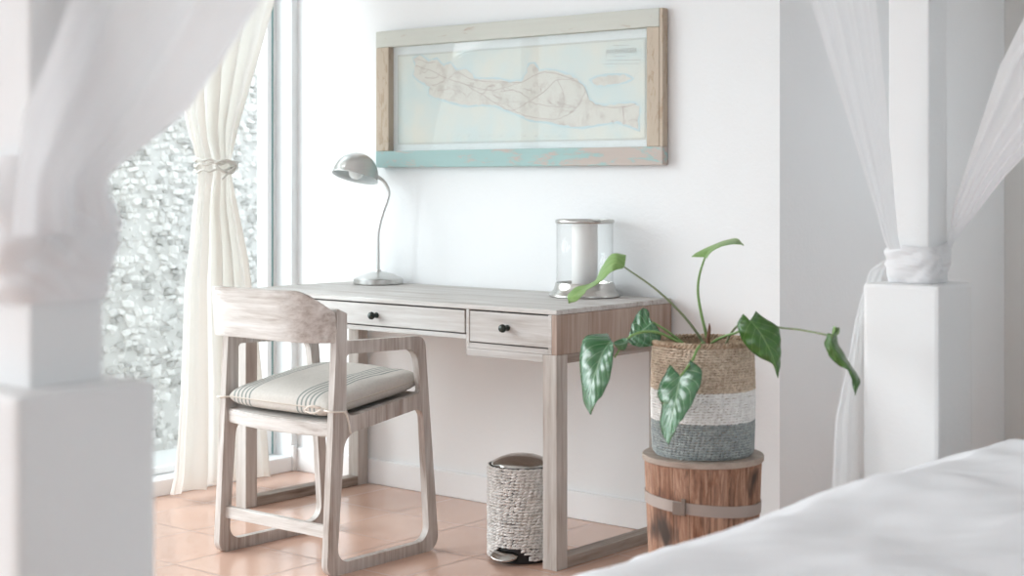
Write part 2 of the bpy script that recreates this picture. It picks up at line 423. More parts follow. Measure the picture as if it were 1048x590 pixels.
# ================================================================== chair
ch = thing('armchair', 'whitewashed wooden armchair with sled base, pulled up to the desk', 'chair', (-.708, -.86, 0))
XL, XR, TX = -.954, -.456, .024
def side(x0, x1):
    outer = arc_poly([(-1.093, 0, .035), (-.618, 0, .045), (-.682, .662, .035), (-1.012, .672, .004), (-1.013, .752, .004), (-1.052, .768, .003), (-1.056, .66, .2)])
    lower = arc_poly([(-1.052, .034, .042), (-.662, .034, .045), (-.692, .445, .03), (-1.022, .400, .055)])
    upper = arc_poly([(-1.016, .449, .03), (-.698, .489, .012), (-.719, .626, .045), (-1.014, .634, .012)])
    return plate([outer, lower, upper], x0, x1, .004)
for x0 in (XL, XR-TX):
    o = obj('side_frame', side(x0, x0+TX), M['chair_z'], ch, angle=35)
def bow(u, b=.108): return b*(1-abs(u)**4.6)
def backrest():
    nu = 48; nv = 10; xl = XL-.016; xm = (xl+XR)/2; hw = (XR-xl)/2
    V = []; F = []
    def top(u):
        t = max(0, (abs(u)-.68)/.32); return .757+.064*(1-t*t)
    def pos(u, v, back):
        zb = .668+.006*(1-u*u); z = zb+(top(u)-zb)*v
        y = -1.046-bow(u)-.014*(v) + (.030 if back else 0)*(1.0)
        x = xm+hw*u*(1-(.03 if back else 0)*0)
        if back:
            # offset along the plan normal so the board keeps its thickness round the bend
            du = .01; dy = -(bow(u+du)-bow(u-du))/(2*du)/hw
            n = Vector((-dy, 1)).normalized()*.026
            x += n.x; y = -1.046-bow(u)-.014*v+n.y
            x = min(max(x, xl+.001), XR-.001)
        return (x, y, z)
    for back in (0, 1):
        for j in range(nv+1):
            for i in range(nu+1):
                V.append(pos(-1+2*i/nu, j/nv, back))
    W = nu+1; S0 = W*(nv+1)
    for j in range(nv):
        for i in range(nu):
            a = j*W+i; F.append((a, a+1, a+1+W, a+W)); a += S0; F.append((a, a+W, a+W+1, a+1))
    for i in range(nu):
        F.append((i, i+S0, i+1+S0, i+1)); a = nv*W+i; F.append((a, a+1, a+1+S0, a+S0))
    for j in range(nv):
        a = j*W; F.append((a, a+W, a+W+S0, a+S0)); a += nu; F.append((a, a+S0, a+W+S0, a+W))
    me = bpy.data.meshes.new('b'); me.from_pydata(V, [], F); bm = bmesh.new(); bm.from_mesh(me); bpy.data.meshes.remove(me)
    sh = [e for e in bm.edges if len(e.link_faces) == 2 and e.calc_face_angle(0) > .9]
    bmesh.ops.bevel(bm, geom=sh, offset=.003, segments=2, affect='EDGES')
    return bm
obj('backrest', backrest(), M['chair_x'], ch, angle=40)
# seat: slightly dished board, bowed at the back, sloping down towards the backrest
def seat_z(y): return .437+(y+1.06)*(.486-.437)/.39
def seat():
    nu, nv = 24, 20; V = []; F = []; x0, x1 = XL+TX-.004, XR-TX+.004
    for lay in (0, 1):
        for j in range(nv+1):
            for i in range(nu+1):
                u = -1+2*i/nu; v = j/nv; yb = -1.055-.022*(1-u*u); yf = -.668
                y = yb+(yf-yb)*v; z = seat_z(y)-.008*(1-u*u)*(1-abs(2*v-1)**2)*1.0
                V.append((x0+(x1-x0)*(u+1)/2, y, z-(.042 if lay == 0 else 0)))
    Wd = nu+1; S0 = Wd*(nv+1)
    for j in range(nv):
        for i in range(nu):
            a = j*Wd+i; F.append((a, a+Wd, a+Wd+1, a+1)); a += S0; F.append((a, a+1, a+1+Wd, a+Wd))
    for i in range(nu):
        F.append((i, i+1, i+1+S0, i+S0)); a = nv*Wd+i; F.append((a, a+S0, a+1+S0, a+1))
    for j in range(nv):
        a = j*Wd; F.append((a, a+S0, a+Wd+S0, a+Wd)); a += nu; F.append((a, a+Wd, a+Wd+S0, a+S0))
    me = bpy.data.meshes.new('b'); me.from_pydata(V, [], F); bm = bmesh.new(); bm.from_mesh(me); bpy.data.meshes.remove(me)
    sh = [e for e in bm.edges if len(e.link_faces) == 2 and e.calc_face_angle(0) > .9]
    bmesh.ops.bevel(bm, geom=sh, offset=.004, segments=2, affect='EDGES')
    return bm
obj('seat', seat(), M['chair_x'], ch, angle=40)
obj('stretcher', boxes(((XL+TX-.003, -1.066, .104), (XR-TX+.003, -1.046, .140), .003)), M['chair_x'], ch)

# cushion
def cushion_mat():
    m, nt, b = mat('striped_linen'); tc = N(nt, 'ShaderNodeTexCoord'); sp = N(nt, 'ShaderNodeSeparateXYZ'); L(nt, tc.outputs['UV'], sp.inputs[0])
    n = noise_tex(nt, 120, 4, .6, tc.outputs['Object'])
    base = mixc(nt, n.outputs[0], S(184, 179, 173), S(206, 202, 196))
    def band(c0, c1, k):
        mr = N(nt, 'ShaderNodeMapRange'); mr.clamp = False; L(nt, sp.outputs[0], mr.inputs[0]); mr.inputs[1].default_value = c0; mr.inputs[2].default_value = c1; mr.inputs[4].default_value = k
        fr = N(nt, 'ShaderNodeMath', operation='FRACT'); L(nt, mr.outputs[0], fr.inputs[0])
        lt = N(nt, 'ShaderNodeMath', operation='LESS_THAN'); L(nt, fr.outputs[0], lt.inputs[0]); lt.inputs[1].default_value = .42
        a = N(nt, 'ShaderNodeMath', operation='GREATER_THAN'); L(nt, mr.outputs[0], a.inputs[0]); a.inputs[1].default_value = 0
        c = N(nt, 'ShaderNodeMath', operation='LESS_THAN'); L(nt, mr.outputs[0], c.inputs[0]); c.inputs[1].default_value = k
        p = N(nt, 'ShaderNodeMath', operation='MULTIPLY'); L(nt, lt.outputs[0], p.inputs[0]); L(nt, a.outputs[0], p.inputs[1])
        q = N(nt, 'ShaderNodeMath', operation='MULTIPLY'); L(nt, p.outputs[0], q.inputs[0]); L(nt, c.outputs[0], q.inputs[1])
        return q.outputs[0]
    s = N(nt, 'ShaderNodeMath', operation='ADD'); L(nt, band(-.900, -.812, 5), s.inputs[0]); L(nt, band(-.618, -.530, 5), s.inputs[1])
    mu = N(nt, 'ShaderNodeMath', operation='MULTIPLY'); L(nt, s.outputs[0], mu.inputs[0]); mu.inputs[1].default_value = .85
    c = mixc(nt, mu.outputs[0], base, S(122, 130, 128)); L(nt, c, b.inputs['Base Color']); b.inputs['Roughness'].default_value = .9; b.inputs['Specular IOR Level'].default_value = .1
    bump(nt, b, n.outputs[0], .2, .001)
    return m
M['cushion'] = cushion_mat()
cx0, cx1, cy0, cy1 = -.925, -.486, -1.062, -.662
cu = thing('seat_cushion', 'flat linen seat cushion with dark stripes, tied onto the armchair seat', 'cushion', ((cx0+cx1)/2, (cy0+cy1)/2, .46))
def cushion_geo():
    nu, nv = 44, 40; V = []; F = []; UV = []
    for lay in (0, 1):
        for j in range(nv+1):
            for i in range(nu+1):
                u = -1+2*i/nu; v = -1+2*j/nv
                # squash the grid towards the rim so the edge rolls over
                uu = math.sin(u*PI/2); vv = math.sin(v*PI/2)
                h = (max(0, (1-abs(uu)**9))*max(0, (1-abs(vv)**9)))**.36
                pin = 1-.020*(vv*vv)
                x = (cx0+cx1)/2+(cx1-cx0)/2*uu*(1-.02*(1-abs(vv)**2)*0-.018*(abs(vv)**2))
                y = (cy0+cy1)/2+(cy1-cy0)/2*vv*(1-.015*abs(uu)**2)
                sag = seat_z(y)+.004
                th = .036
                wob = .004*noise.noise(Vector((x*9, y*9, 1.3)))+.003*noise.noise(Vector((x*25, y*18, 4)))
                mid = sag+th
                if lay: z = mid+(.034+.010*(1-uu*uu)*(1-vv*vv)+wob)*h
                else: z = mid-th*h+.001
                V.append((x, y, z)); UV.append((x, y))
    Wd = nu+1; S0 = Wd*(nv+1)
    for j in range(nv):
        for i in range(nu):
            a = j*Wd+i; F.append((a, a+Wd, a+Wd+1, a+1)); a += S0; F.append((a, a+1, a+1+Wd, a+Wd))
    return V, F, UV
V, F, UV = cushion_geo()
o = pyobj('cushion_cover', V, F, M['cushion'], cu, True, None, UV)
pp = bmesh.new()
rim = []
for k in range(120):
    a = 2*PI*k/120; c, s_ = math.cos(a), math.sin(a)
    q = max(abs(c), abs(s_)); uu = c/q; vv = s_/q
    e = .985 if min(abs(uu), abs(vv)) > .93 else 1
    x = (cx0+cx1)/2+(cx1-cx0)/2*uu*e*(1-.018*vv*vv); y = (cy0+cy1)/2+(cy1-cy0)/2*vv*e*(1-.015*uu*uu)
    rim.append((x, y, seat_z(y)+.040))
tube(pp, rim+[rim[0]], .0022, 6, False)
obj('piping', pp, plain('linen_piping', S(196, 188, 178), .9), cu, True)
def loop_tie(xa, xb, ya, yb, z, xe, ye):
    bm = bmesh.new()
    P = [(xe, ye, z+.002), (xa, yb, z), (xa, ya, z+.004), (xb, ya, z+.006), (xb, yb, z+.003), (xe, ye+.004, z-.004)]
    tube(bm, catmull(P, 30), .0032, 6)
    return bm
obj('tie', loop_tie(XR+.004, XR-TX-.004, -1.074, -1.02, .470, -.51, -1.03), M['tie'], cu, True)
b2 = bmesh.new(); tube(b2, catmull([(XR+.006, -1.045, .472), (XR+.012, -1.03, .466), (XR+.008, -1.015, .440), (XR+.007, -1.005, .405)], 14), .003, 6)
obj('tie', b2, M['tie'], cu, True); b2 = bmesh.new()
tube(b2, catmull([(-.50, -1.075, .482), (-.525, -1.09, .487), (-.55, -1.09, .472), (-.52, -1.085, .466), (-.495, -1.076, .478)], 16), .003, 6)
obj('tie', b2, M['tie'], cu, True)
obj('tie', loop_tie(XL-.004, XL+TX+.004, -1.074, -1.02, .470, -.905, -1.03), M['tie'], cu, True)

# ================================================================== lamp on the desk
lx, ly = -1.213, -.115
lp = thing('desk_lamp', 'brushed steel gooseneck desk lamp standing on the far end of the desk', 'lamp', (lx, ly, .7605))
obj('base', lathe([(0, 0), (.088, 0), (.090, .003), (.090, .019), (.087, .022), (.080, .025), (.055, .036), (.030, .043), (.012, .046), (.010, .052), (0, .052)], 64, (lx, ly, .7605)), M['steel'], lp, angle=30)
st = bmesh.new()
ax = RIGHT  # the neck bends in the plane facing the room
neck = [(0, .80), (0, .86), (.0, .941), (.008, .985), (.021, 1.03), (.036, 1.072), (.038, 1.10), (.022, 1.132), (-.008, 1.156)]
tube(st, catmull([Vector((lx, ly, z))+ax*d for d, z in neck], 60), .0062, 12)
obj('gooseneck', st, M['steel'], lp, True)
def shade():
    r = .083; prof_o = []; prof_i = []
    for k in range(17):
        a = k/16*PI/2*1.0; prof_o.append((r*math.sin(a), r*1.02*math.cos(a)))
    prof_o.append((r+.003, -.004)); prof_o.append((r+.004, -.008))
    bo = prof_o+[(r+.002, -.008)]
    for k in range(16, -1, -1):
        a = k/16*PI/2; bo.append(((r-.003)*math.sin(a), (r*1.02-.003)*math.cos(a)))
    return lathe(bo, 56)
hd = Matrix.Translation(Vector((lx, ly, 0))+ax*(-.080)+Vector((0, -.004, 1.156)))
axis = (ax*.21+Vector((0, 0, 1))+FWD*.24).normalized()
rotm = Vector((0, 0, 1)).rotation_difference(axis).to_matrix().to_4x4()
b_ = shade(); b_.transform(hd @ rotm)
sh = obj('lamp_shade', b_, [M['steel'], M['lamp_in']], lp, True)
for p in sh.data.polygons:   # inside of the shade is lined pale
    if (Vector(p.center)+LOC[lp.name]-hd.translation).dot(p.normal) < 0: p.material_index = 1
b_ = lathe([(0, -.014), (.012, -.012), (.022, -.004), (.027, .008), (.024, .022), (.016, .034), (.013, .044), (.013, .070), (0, .070)], 28); b_.transform(hd @ rotm)
obj('bulb', b_, M['bulb'], lp, True)
b_ = lathe([(0, .0745), (.012, .0755), (.012, .088), (.008, .094), (0, .095)], 20)

# ================================================================== hurricane lantern and candle
hx, hy = -.257, -.135
hl = thing('hurricane_lantern', 'glass hurricane lantern with flared pewter foot on the desk corner', 'lantern', (hx, hy, .7605))
obj('foot', lathe([(0, 0), (.113, 0), (.116, .003), (.1155, .008), (.111, .012), (.109, .016), (.104, .020), (.100, .026), (.0975, .034), (.096, .043), (.0945, .046), (.089, .046), (.088, .040), (.0, .038)], 72, (hx, hy, .7605)), M['pewter'], hl, angle=30)
obj('glass_cylinder', lathe([(.0905, .0405), (.0925, .0405), (.0925, .240), (.0905, .240), (.0905, .0405)], 72, (hx, hy, .7605)), M['glass'], hl, True)
obj('rim', lathe([(.0885, .238), (.0935, .2375), (.096, .241), (.096, .247), (.0935, .250), (.0885, .249), (.0885, .238)], 72, (hx, hy, .7605)), M['pewter'], hl, angle=40)
cd = thing('pillar_candle', 'thick white pillar candle inside the glass lantern', 'candle', (hx, hy, .80))
obj('wax', lathe([(0, 0), (.041, 0), (.042, .002), (.042, .196), (.040, .199), (.030, .197), (.0, .194)], 48, (hx, hy, .7990)), M['wax'], cd, angle=30)
w_ = bmesh.new(); tube(w_, [(hx, hy, .990), (hx+.001, hy, .998), (hx+.003, hy, 1.004)], .0012, 6); obj('wick', w_, M['wick'], cd, True)

# ================================================================== framed map on the wall
pf = thing('framed_map', 'framed old map in a worn reclaimed-wood frame above the desk', 'picture', (-.6625, 0, 1.186))
PX0, PX1, PZ0, PZ1 = -1.303, -.022, 1.186, 1.691
def frame_wood(name, axis, paint, worn, amount, split=None):
    m, nt, b = mat(name)
    sc = [40, 40, 40]; sc['xyz'.index(axis)] = 3.0
    g = noise_tex(nt, 1, 6, .65, coords(nt, tuple(sc)), .4); sc2 = [34, 34, 34]; sc2['xyz'.index(axis)] = 9
    p = noise_tex(nt, 1, 8, .75, coords(nt, tuple(sc2)), .5)
    wd = mixc(nt, g.outputs[0], tuple(x*.8 for x in worn[:3])+(1,), worn)
    f = p.outputs[0]
    if split is not None:
        tc = N(nt, 'ShaderNodeTexCoord'); sp = N(nt, 'ShaderNodeSeparateXYZ'); L(nt, tc.outputs['Object'], sp.inputs[0])
        mr = N(nt, 'ShaderNodeMapRange'); L(nt, sp.outputs[0], mr.inputs[0]); mr.inputs[1].default_value = split; mr.inputs[2].default_value = split+.30; mr.inputs[3].default_value = 0; mr.inputs[4].default_value = .14
        ad = N(nt, 'ShaderNodeMath', operation='ADD'); L(nt, p.outputs[0], ad.inputs[0]); L(nt, mr.outputs[0], ad.inputs[1]); f = ad.outputs[0]
    r = ramp(nt, [(amount, (0, 0, 0, 1)), (amount+.06, (1, 1, 1, 1))], f)
    pt = mixc(nt, g.outputs[0], tuple(x*.9 for x in paint[:3])+(1,), paint)
    c = mixc(nt, r.outputs[0], pt, wd); L(nt, c, b.inputs['Base Color']); b.inputs['Roughness'].default_value = .7
    h = N(nt, 'ShaderNodeMath', operation='MULTIPLY_ADD'); L(nt, r.outputs[0], h.inputs[0]); h.inputs[1].default_value = -1.0; L(nt, g.outputs[0], h.inputs[2])
    bump(nt, b, h.outputs[0], .3, .0015)
    return m
tg = frame_wood('pale_green_flaked_paint', 'x', S(206, 208, 200), S(192, 176, 160), .60)
tq = frame_wood('turquoise_flaked_paint', 'x', S(164, 194, 192), S(198, 186, 178), .55, .14)
tn = frame_wood('bare_tan_wood', 'z', S(196, 182, 164), S(184, 164, 142), .52)
FY0, FY1 = -.036, -.004
o = obj('top_rail', boxes(((PX0, FY0, PZ1-.060), (PX1-.012, FY1, PZ1), .003)), tg, pf); o['label'] = 'top rail with pale green flaking paint'
o = obj('bottom_rail', boxes(((PX0, FY0, PZ0), (PX1, FY1, PZ0+.060), .003)), tq, pf); o['label'] = 'bottom rail with worn turquoise paint'
o = obj('stile', boxes(((PX0, FY0+.001, PZ0+.0602), (PX0+.064, FY1, PZ1-.0602), .003)), tn, pf)
o = obj('stile', boxes(((PX1-.062, FY0+.001, PZ0+.0602), (PX1-.0125, FY1, PZ1-.0602), .003), ((PX1-.012, FY0+.002, PZ0+.0602), (PX1, FY1, PZ1-.0005), .002)), tn, pf)
IX0, IX1, IZ0, IZ1 = PX0+.062, PX1-.060, PZ0+.058, PZ1-.058
def map_mat(kind):
    m, nt, b = mat('map_'+kind); v = coords(nt); n = noise_tex(nt, 6, 5, .6, v); n2 = noise_tex(nt, 26, 6, .7, v)
    if kind == 'sea':
        a = mixc(nt, n.outputs[0], S(196, 214, 214), S(222, 226, 220)); r = ramp(nt, [(.42, (0, 0, 0, 1)), (.7, (1, 1, 1, 1))], n.outputs[0]); c = mixc(nt, r.outputs[0], a, S(222, 222, 212))
    else:
        a = mixc(nt, n.outputs[0], S(212, 214, 206), S(218, 214, 206)); r = ramp(nt, [(.5, (0, 0, 0, 1)), (.72, (1, 1, 1, 1))], n2.outputs[0]); c = mixc(nt, r.outputs[0], a, S(192, 186, 178))
    L(nt, c, b.inputs['Base Color']); b.inputs['Roughness'].default_value = .8
    return m
MW, MH = IX1-IX0, IZ1-IZ0
def mp(zx, zy, y):
    """map sheet position from a survey of the sheet (0..1 across and up)"""
    u = (zx-62)/863; top = 150-65*u; bot = 515-15*u; v = (zy-top)/(bot-top)
    return Vector((IX0+u*MW, y, IZ1-v*MH))
YM = -.009
obj('backing', boxes(((IX0, -.0045, IZ0), (IX1, YM+.0035, IZ1))), plain('card', S(214, 214, 208), .9), pf)
obj('mat_border', boxes(((IX0, YM+.0012, IZ0), (IX1, YM+.003, IZ1))), plain('white_margin', S(226, 232, 232), .85), pf)
c0, c1, c2, c3 = mp(80, 175, YM), mp(908, 122, YM), mp(908, 475, YM), mp(85, 487, YM)
nl = [Vector((IX0+.025, YM, IZ1-.032)), Vector((IX1-.022, YM, IZ1-.032)), Vector((IX1-.022, YM, IZ0+.026)), Vector((IX0+.025, YM, IZ0+.026))]
shm = obj('map_sheet', boxes(((nl[0].x, YM, nl[2].z), (nl[1].x, YM+.001, nl[0].z))), map_mat('sea'), pf)
isl = [(140,190),(165,178),(200,200),(225,190),(250,215),(275,205),(300,232),(330,225),(365,260),(400,262),(440,260),(480,270),(520,268),(540,240),(545,210),(565,208),(580,235),(610,230),(650,238),(690,255),(725,290),(735,330),(760,350),(790,355),(830,350),(875,345),(890,365),(885,410),(890,440),(860,425),(820,410),(770,420),(720,430),(660,425),(600,410),(550,405),(510,385),(470,370),(430,352),(380,350),(330,355),(290,345),(240,330),(195,315),(200,285),(165,270),(140,250),(150,215)]
mad = [(740,265),(765,255),(790,250),(820,249),(850,250),(872,262),(850,272),(820,278),(785,286),(760,285)]
def land(poly, y, grow=0):
    bm = bmesh.new(); pts = []
    n = len(poly)
    for i in range(n):
        a, b = poly[i], poly[(i+1) % n]
        for k in range(2 if grow else 8):
            t = k/(2 if grow else 8); p = mp(a[0]+(b[0]-a[0])*t, a[1]+(b[1]-a[1])*t, y)
            if not grow: p += Vector((noise.noise(p*60), 0, noise.noise(p*60+Vector((7, 0, 0)))))*.006+Vector((noise.noise(p*170), 0, noise.noise(p*170+Vector((7, 0, 0)))))*.004
            pts.append(p)
    c = sum(pts, Vector())/len(pts)
    if grow:
        pts2 = []
        for i, p in enumerate(pts):
            d = (pts[(i+1) % len(pts)]-pts[i-1]); nn = Vector((-d.z, 0, d.x)).normalized()
            pts2.append(p+nn*grow)
        pts = pts2
    es = []; vs = [bm.verts.new(p) for p in pts]
    for i in range(len(vs)): es.append(bm.edges.new((vs[i], vs[(i+1) % len(vs)])))
    bmesh.ops.triangle_fill(bm, edges=es, use_beauty=True)
    return bm
shal = plain('shallow_water_tint', S(196, 214, 216), .8)
lm = map_mat('land')
for pl in (isl, mad):
    obj('coast_tint', land(pl, YM-.0004, .006), shal, shm); obj('land_area', land(pl, YM-.0008), lm, shm)
ink = plain('faded_ink', S(176, 178, 174), .9); red = plain('faded_red_ink', S(170, 152, 144), .9)
ib = bmesh.new()
def stroke(bm, pts, w, y):
    pts = [Vector(p) for p in pts]
    for a, b in zip(pts, pts[1:]):
        d = b-a
        if d.length < 1e-6: continue
        nn = Vector((-d.z, 0, d.x)).normalized()*w/2
        bm.faces.new([bm.verts.new(q+Vector((0, y-q.y, 0))) for q in (a-nn, b-nn, b+nn, a+nn)])
e = .004; q = [nl[0]+Vector((e, 0, -e)), nl[1]+Vector((-e, 0, -e)), nl[2]+Vector((-e, 0, e)), nl[3]+Vector((e, 0, e))]
stroke(ib, q+[q[0]], .0012, YM-.001)
stroke(ib, [nl[0], nl[1], nl[2], nl[3], nl[0]], .0007, YM-.001)
for yy, xa, xb in ((198, 790, 895), (210, 785, 892), (184, 815, 850), (147, 812, 858)):
    stroke(ib, [mp(xa, yy, YM), mp(xb, yy, YM)], .0012, YM-.001)
for k in range(10): stroke(ib, [mp(300+k*38, 460, YM), mp(306+k*38, 459, YM)], .002, YM-.001)
obj('neat_line', ib, ink, shm)
rb = bmesh.new(); rr_ = random.Random(5)
roads = [[(150,215),(210,235),(270,262),(330,280),(430,352-10),(490,370),(545,340),(600,300),(640,262),(700,270),(728,300),(735,335)], [(270,262),(300,232+8),(365,265),(440,270),(520,272),(560,250),(610,238),(690,262)], [(430,342),(470,350),(510,378),(560,395),(640,400),(700,360),(728,300)], [(735,335),(780,358),(840,360),(880,352)], [(840,360),(845,400)], [(150,190),(200,205),(220,200)], [(640,262),(660,330),(640,400)], [(545,340),(600,355),(700,360)], [(330,280),(420,300),(520,272)]]
for k in range(26):
    xa = rr_.uniform(190, 860); ya = lerp_tab([(190, 250), (350, 295), (520, 320), (640, 320), (740, 385), (860, 385)], xa)+rr_.uniform(-28, 28)
    roads.append([(xa, ya), (xa+rr_.uniform(-18, 18), ya+rr_.uniform(-14, 14)), (xa+rr_.uniform(-34, 34), ya+rr_.uniform(-20, 20))])
for r_ in roads:
    P = catmull([mp(a, b, YM) for a, b in r_], 40)
    P = [p+Vector((noise.noise(p*90), 0, noise.noise(p*90+Vector((3, 0, 0)))))*.004 for p in P]
    stroke(rb, P, .0012, YM-.0012)
obj('roads', rb, red, shm)
tcu = bpy.data.curves.new('t', 'FONT'); tcu.body = 'JAVA EN MADOERA'; tcu.size = .0225; tcu.align_x = 'CENTER'
to = bpy.data.objects.new('t', tcu)
tme = bpy.data.meshes.new_from_object(to); bpy.data.objects.remove(to); bpy.data.curves.remove(tcu)
tme.transform(Matrix.Translation(mp(836, 174, YM-.001)) @ Matrix.Rotation(PI/2, 4, 'X') @ Matrix.Diagonal((.62, 1, 1, 1)))
tme.materials.clear(); finish('title_lettering', tme, ink, shm)
obj('cover_glass', boxes(((IX0, YM-.006, IZ0), (IX1, YM-.004, IZ1))), M['glass'], pf)

# ================================================================== pedal bin
bx_, by_ = -.190, -.540; BR = .105
pb = thing('pedal_bin', 'small woven rope pedal bin with a steel lid under the desk', 'bin', (bx_, by_, 0))
blk = plain('black_plastic', S(34, 34, 35), .5)
obj('base', lathe([(0, 0.0), (.088, 0.0), (.0905, .003), (.0905, .030), (.090, .034), (0, .034)], 56, (bx_, by_, 0)), blk, pb, angle=30)
obj('liner', lathe([(0, .0345), (.0965, .0345), (.0965, .283), (.093, .283), (.093, .05), (0, .05)], 48, (bx_, by_, 0)), blk, pb, angle=30)
pdir = math.atan2(-.95, .28)
def stitches(rows, n, radius, z0, dz, tilt, ln, th, jitter, skip=None, seed=1, depth=None, alt=True):
    rnd = random.Random(seed); bmi = bmesh.new(); bmesh.ops.create_icosphere(bmi, subdivisions=1, radius=1)
    base = [v.co.copy() for v in bmi.verts]; bf = [[v.index for v in f.verts] for f in bmi.faces]; bmi.free()
    V = []; F = []
    for r in range(rows):
        z = z0+(r+.5)*dz; R = radius(z) if callable(radius) else radius
        for i in range(n):
            a = 2*PI*(i+(.5*(r % 2) if alt else .13*r))/n+rnd.uniform(-.2, .2)*jitter/n
            if skip and skip(a, z): continue
            tl = tilt*(1 if (not alt or r % 2 == 0) else -1)+rnd.uniform(-.25, .25)*jitter
            l_ = ln*rnd.uniform(1-.25*jitter, 1+.25*jitter); t_ = th*rnd.uniform(1-.2*jitter, 1+.2*jitter)
            er = Vector((math.cos(a), math.sin(a), 0)); et = Vector((-math.sin(a), math.cos(a), 0)); ez = Vector((0, 0, 1))
            d = et*math.cos(tl)+ez*math.sin(tl); w = ez*math.cos(tl)-et*math.sin(tl)
            c = er*(R+rnd.uniform(-.001, .001)*jitter)+ez*(z+rnd.uniform(-.1, .1)*dz*jitter); k = len(V)
            for q in base: V.append(c+d*(q.x*l_)+w*(q.z*t_)+er*(q.y*(depth or t_)))
            F += [[x+k for x in f] for f in bf]
    return V, F
def bskip(a, z):
    d = (a-pdir+PI) % (2*PI)-PI
    return z < .050-.06*d*d and abs(d-.12) < .52
V, F = stitches(30, 42, BR-.004, .010, .0091, .30, .0125, .0046, .9, bskip, 4, .005, False)
V = [v+Vector((bx_, by_, 0)) for v in V]
def rope_mat(name, c1, c2, sc=60):
    m, nt, b = mat(name); n = noise_tex(nt, sc, 3, .7, coords(nt)); n2 = noise_tex(nt, 300, 3, .6, coords(nt))
    r = ramp(nt, [(.35, c1), (.65, c2)], n.outputs[0]); L(nt, r.outputs[0], b.inputs['Base Color']); b.inputs['Roughness'].default_value = .9
    b.inputs['Specular IOR Level'].default_value = .15; bump(nt, b, n2.outputs[0], .4, .001)
    return m
pyobj('woven_sleeve', V, F, rope_mat('grey_white_rope', S(200, 198, 195), S(238, 237, 235)), pb, True)
def sleeve_under(a0=.48):
    vs, fs = quadsheet(72, 1, lambda u, v: Vector((bx_+(BR-.0065)*math.cos(pdir+a0*.55+(2*PI-a0*1.1)*u), by_+(BR-.0065)*math.sin(pdir+a0*.55+(2*PI-a0*1.1)*u), .055+v*.225)))
    return vs, fs
vs, fs = sleeve_under(); pyobj('sleeve_lining', vs, fs, rope_mat('grey_rope_lining', S(186, 180, 174), S(206, 201, 195)), pb, True)
obj('lid', lathe([(0, .312), (.020, .3115), (.045, .308), (.066, .301), (.083, .2925), (.091, .2875), (.093, .2835), (.089, .2835), (0, .2835)], 64, (bx_, by_, 0)), M['chrome'], pb, angle=40)
pm = bmesh.new()
pd = Vector((math.cos(pdir), math.sin(pdir), 0)); pt = Vector((-pd.y, pd.x, 0))
r_ = bmesh.ops.create_uvsphere(pm, u_segments=28, v_segments=12, radius=1)
for v in pm.verts:
    c = v.co.copy(); v.co = Vector((bx_, by_, .027))+pd*(.105+c.x*.030)+pt*(c.y*.044-.012)+Vector((0, 0, c.z*.010+(-.010)*c.x))
obj('pedal', pm, M['chrome'], pb, True)

# ================================================================== barrel stool
sx, sy = .741, -.990
bs = thing('barrel_stool', 'weathered brown stave barrel with a metal strap, holding the plant basket', 'stool', (sx, sy, 0))
def stave_mat():
    m, nt, b = mat('weathered_staves')
    g = noise_tex(nt, 1, 7, .7, coords(nt, (130, 130, 9)), .8); p = noise_tex(nt, 1, 4, .6, coords(nt, (16, 16, 5)), .8); k = noise_tex(nt, 9, 3, .5, coords(nt, (1, 1, .7)), .4)
    r = ramp(nt, [(.36, S(78, 50, 36)), (.5, S(144, 100, 76)), (.66, S(188, 152, 128))], g.outputs[0])
    r2 = ramp(nt, [(.4, S(104, 72, 54)), (.62, S(190, 160, 140))], p.outputs[0])
    c = mixc(nt, .3, r.outputs[0], r2.outputs[0])
    kr = ramp(nt, [(.60, (0, 0, 0, 1)), (.70, (1, 1, 1, 1))], k.outputs[0]); c = mixc(nt, kr.outputs[0], c, S(62, 48, 40))
    L(nt, c, b.inputs['Base Color']); b.inputs['Roughness'].default_value = .75; bump(nt, b, g.outputs[0], .5, .002)
    return m
sm = stave_mat()
SH = .464
def brad(z): return .141-.043*(SH-z)
ns = 16; rnd = random.Random(2)
tot = 0; ws = [rnd.uniform(.7, 1.3) for _ in range(ns)]; sw = sum(ws); a0 = .4
for wv in ws:
    a1 = a0+2*PI*wv/sw; n = 6; g = .0035
    def f(lay):
        out = []
        for j in range(9):
            z = SH*j/8
            for i in range(n+1):
                a = a0+g+(a1-a0-2*g)*i/n; rr = brad(z)-(0.018 if lay else 0)-(.0015 if i in (0, n) and not lay else 0)
                out.append((sx+rr*math.cos(a), sy+rr*math.sin(a), z))
        return out
    V = f(0)+f(1); F = []; Wd = n+1; S0 = Wd*9
    for j in range(8):
        for i in range(n):
            q = j*Wd+i; F.append((q, q+1, q+1+Wd, q+Wd)); q += S0; F.append((q, q+Wd, q+1+Wd, q+1))
        q = j*Wd; F.append((q, q+Wd, q+Wd+S0, q+S0)); q += n; F.append((q, q+S0, q+Wd+S0, q+Wd))
    for i in range(n):
        F.append((i, i+S0, i+1+S0, i+1)); q = 8*Wd+i; F.append((q, q+1, q+1+S0, q+S0))
    pyobj('stave', V, F, sm, bs, False)
    a0 = a1
lidm = wood('grey_weathered_lid', 'x', S(124, 104, 92), S(178, 164, 152), .55, fine=35)
obj('lid', lathe([(0, SH), (.144, SH), (.146, SH+.002), (.146, SH+.012), (.144, SH+.0142), (0, SH+.0142)], 72, (sx, sy, 0)), lidm, bs, angle=30)
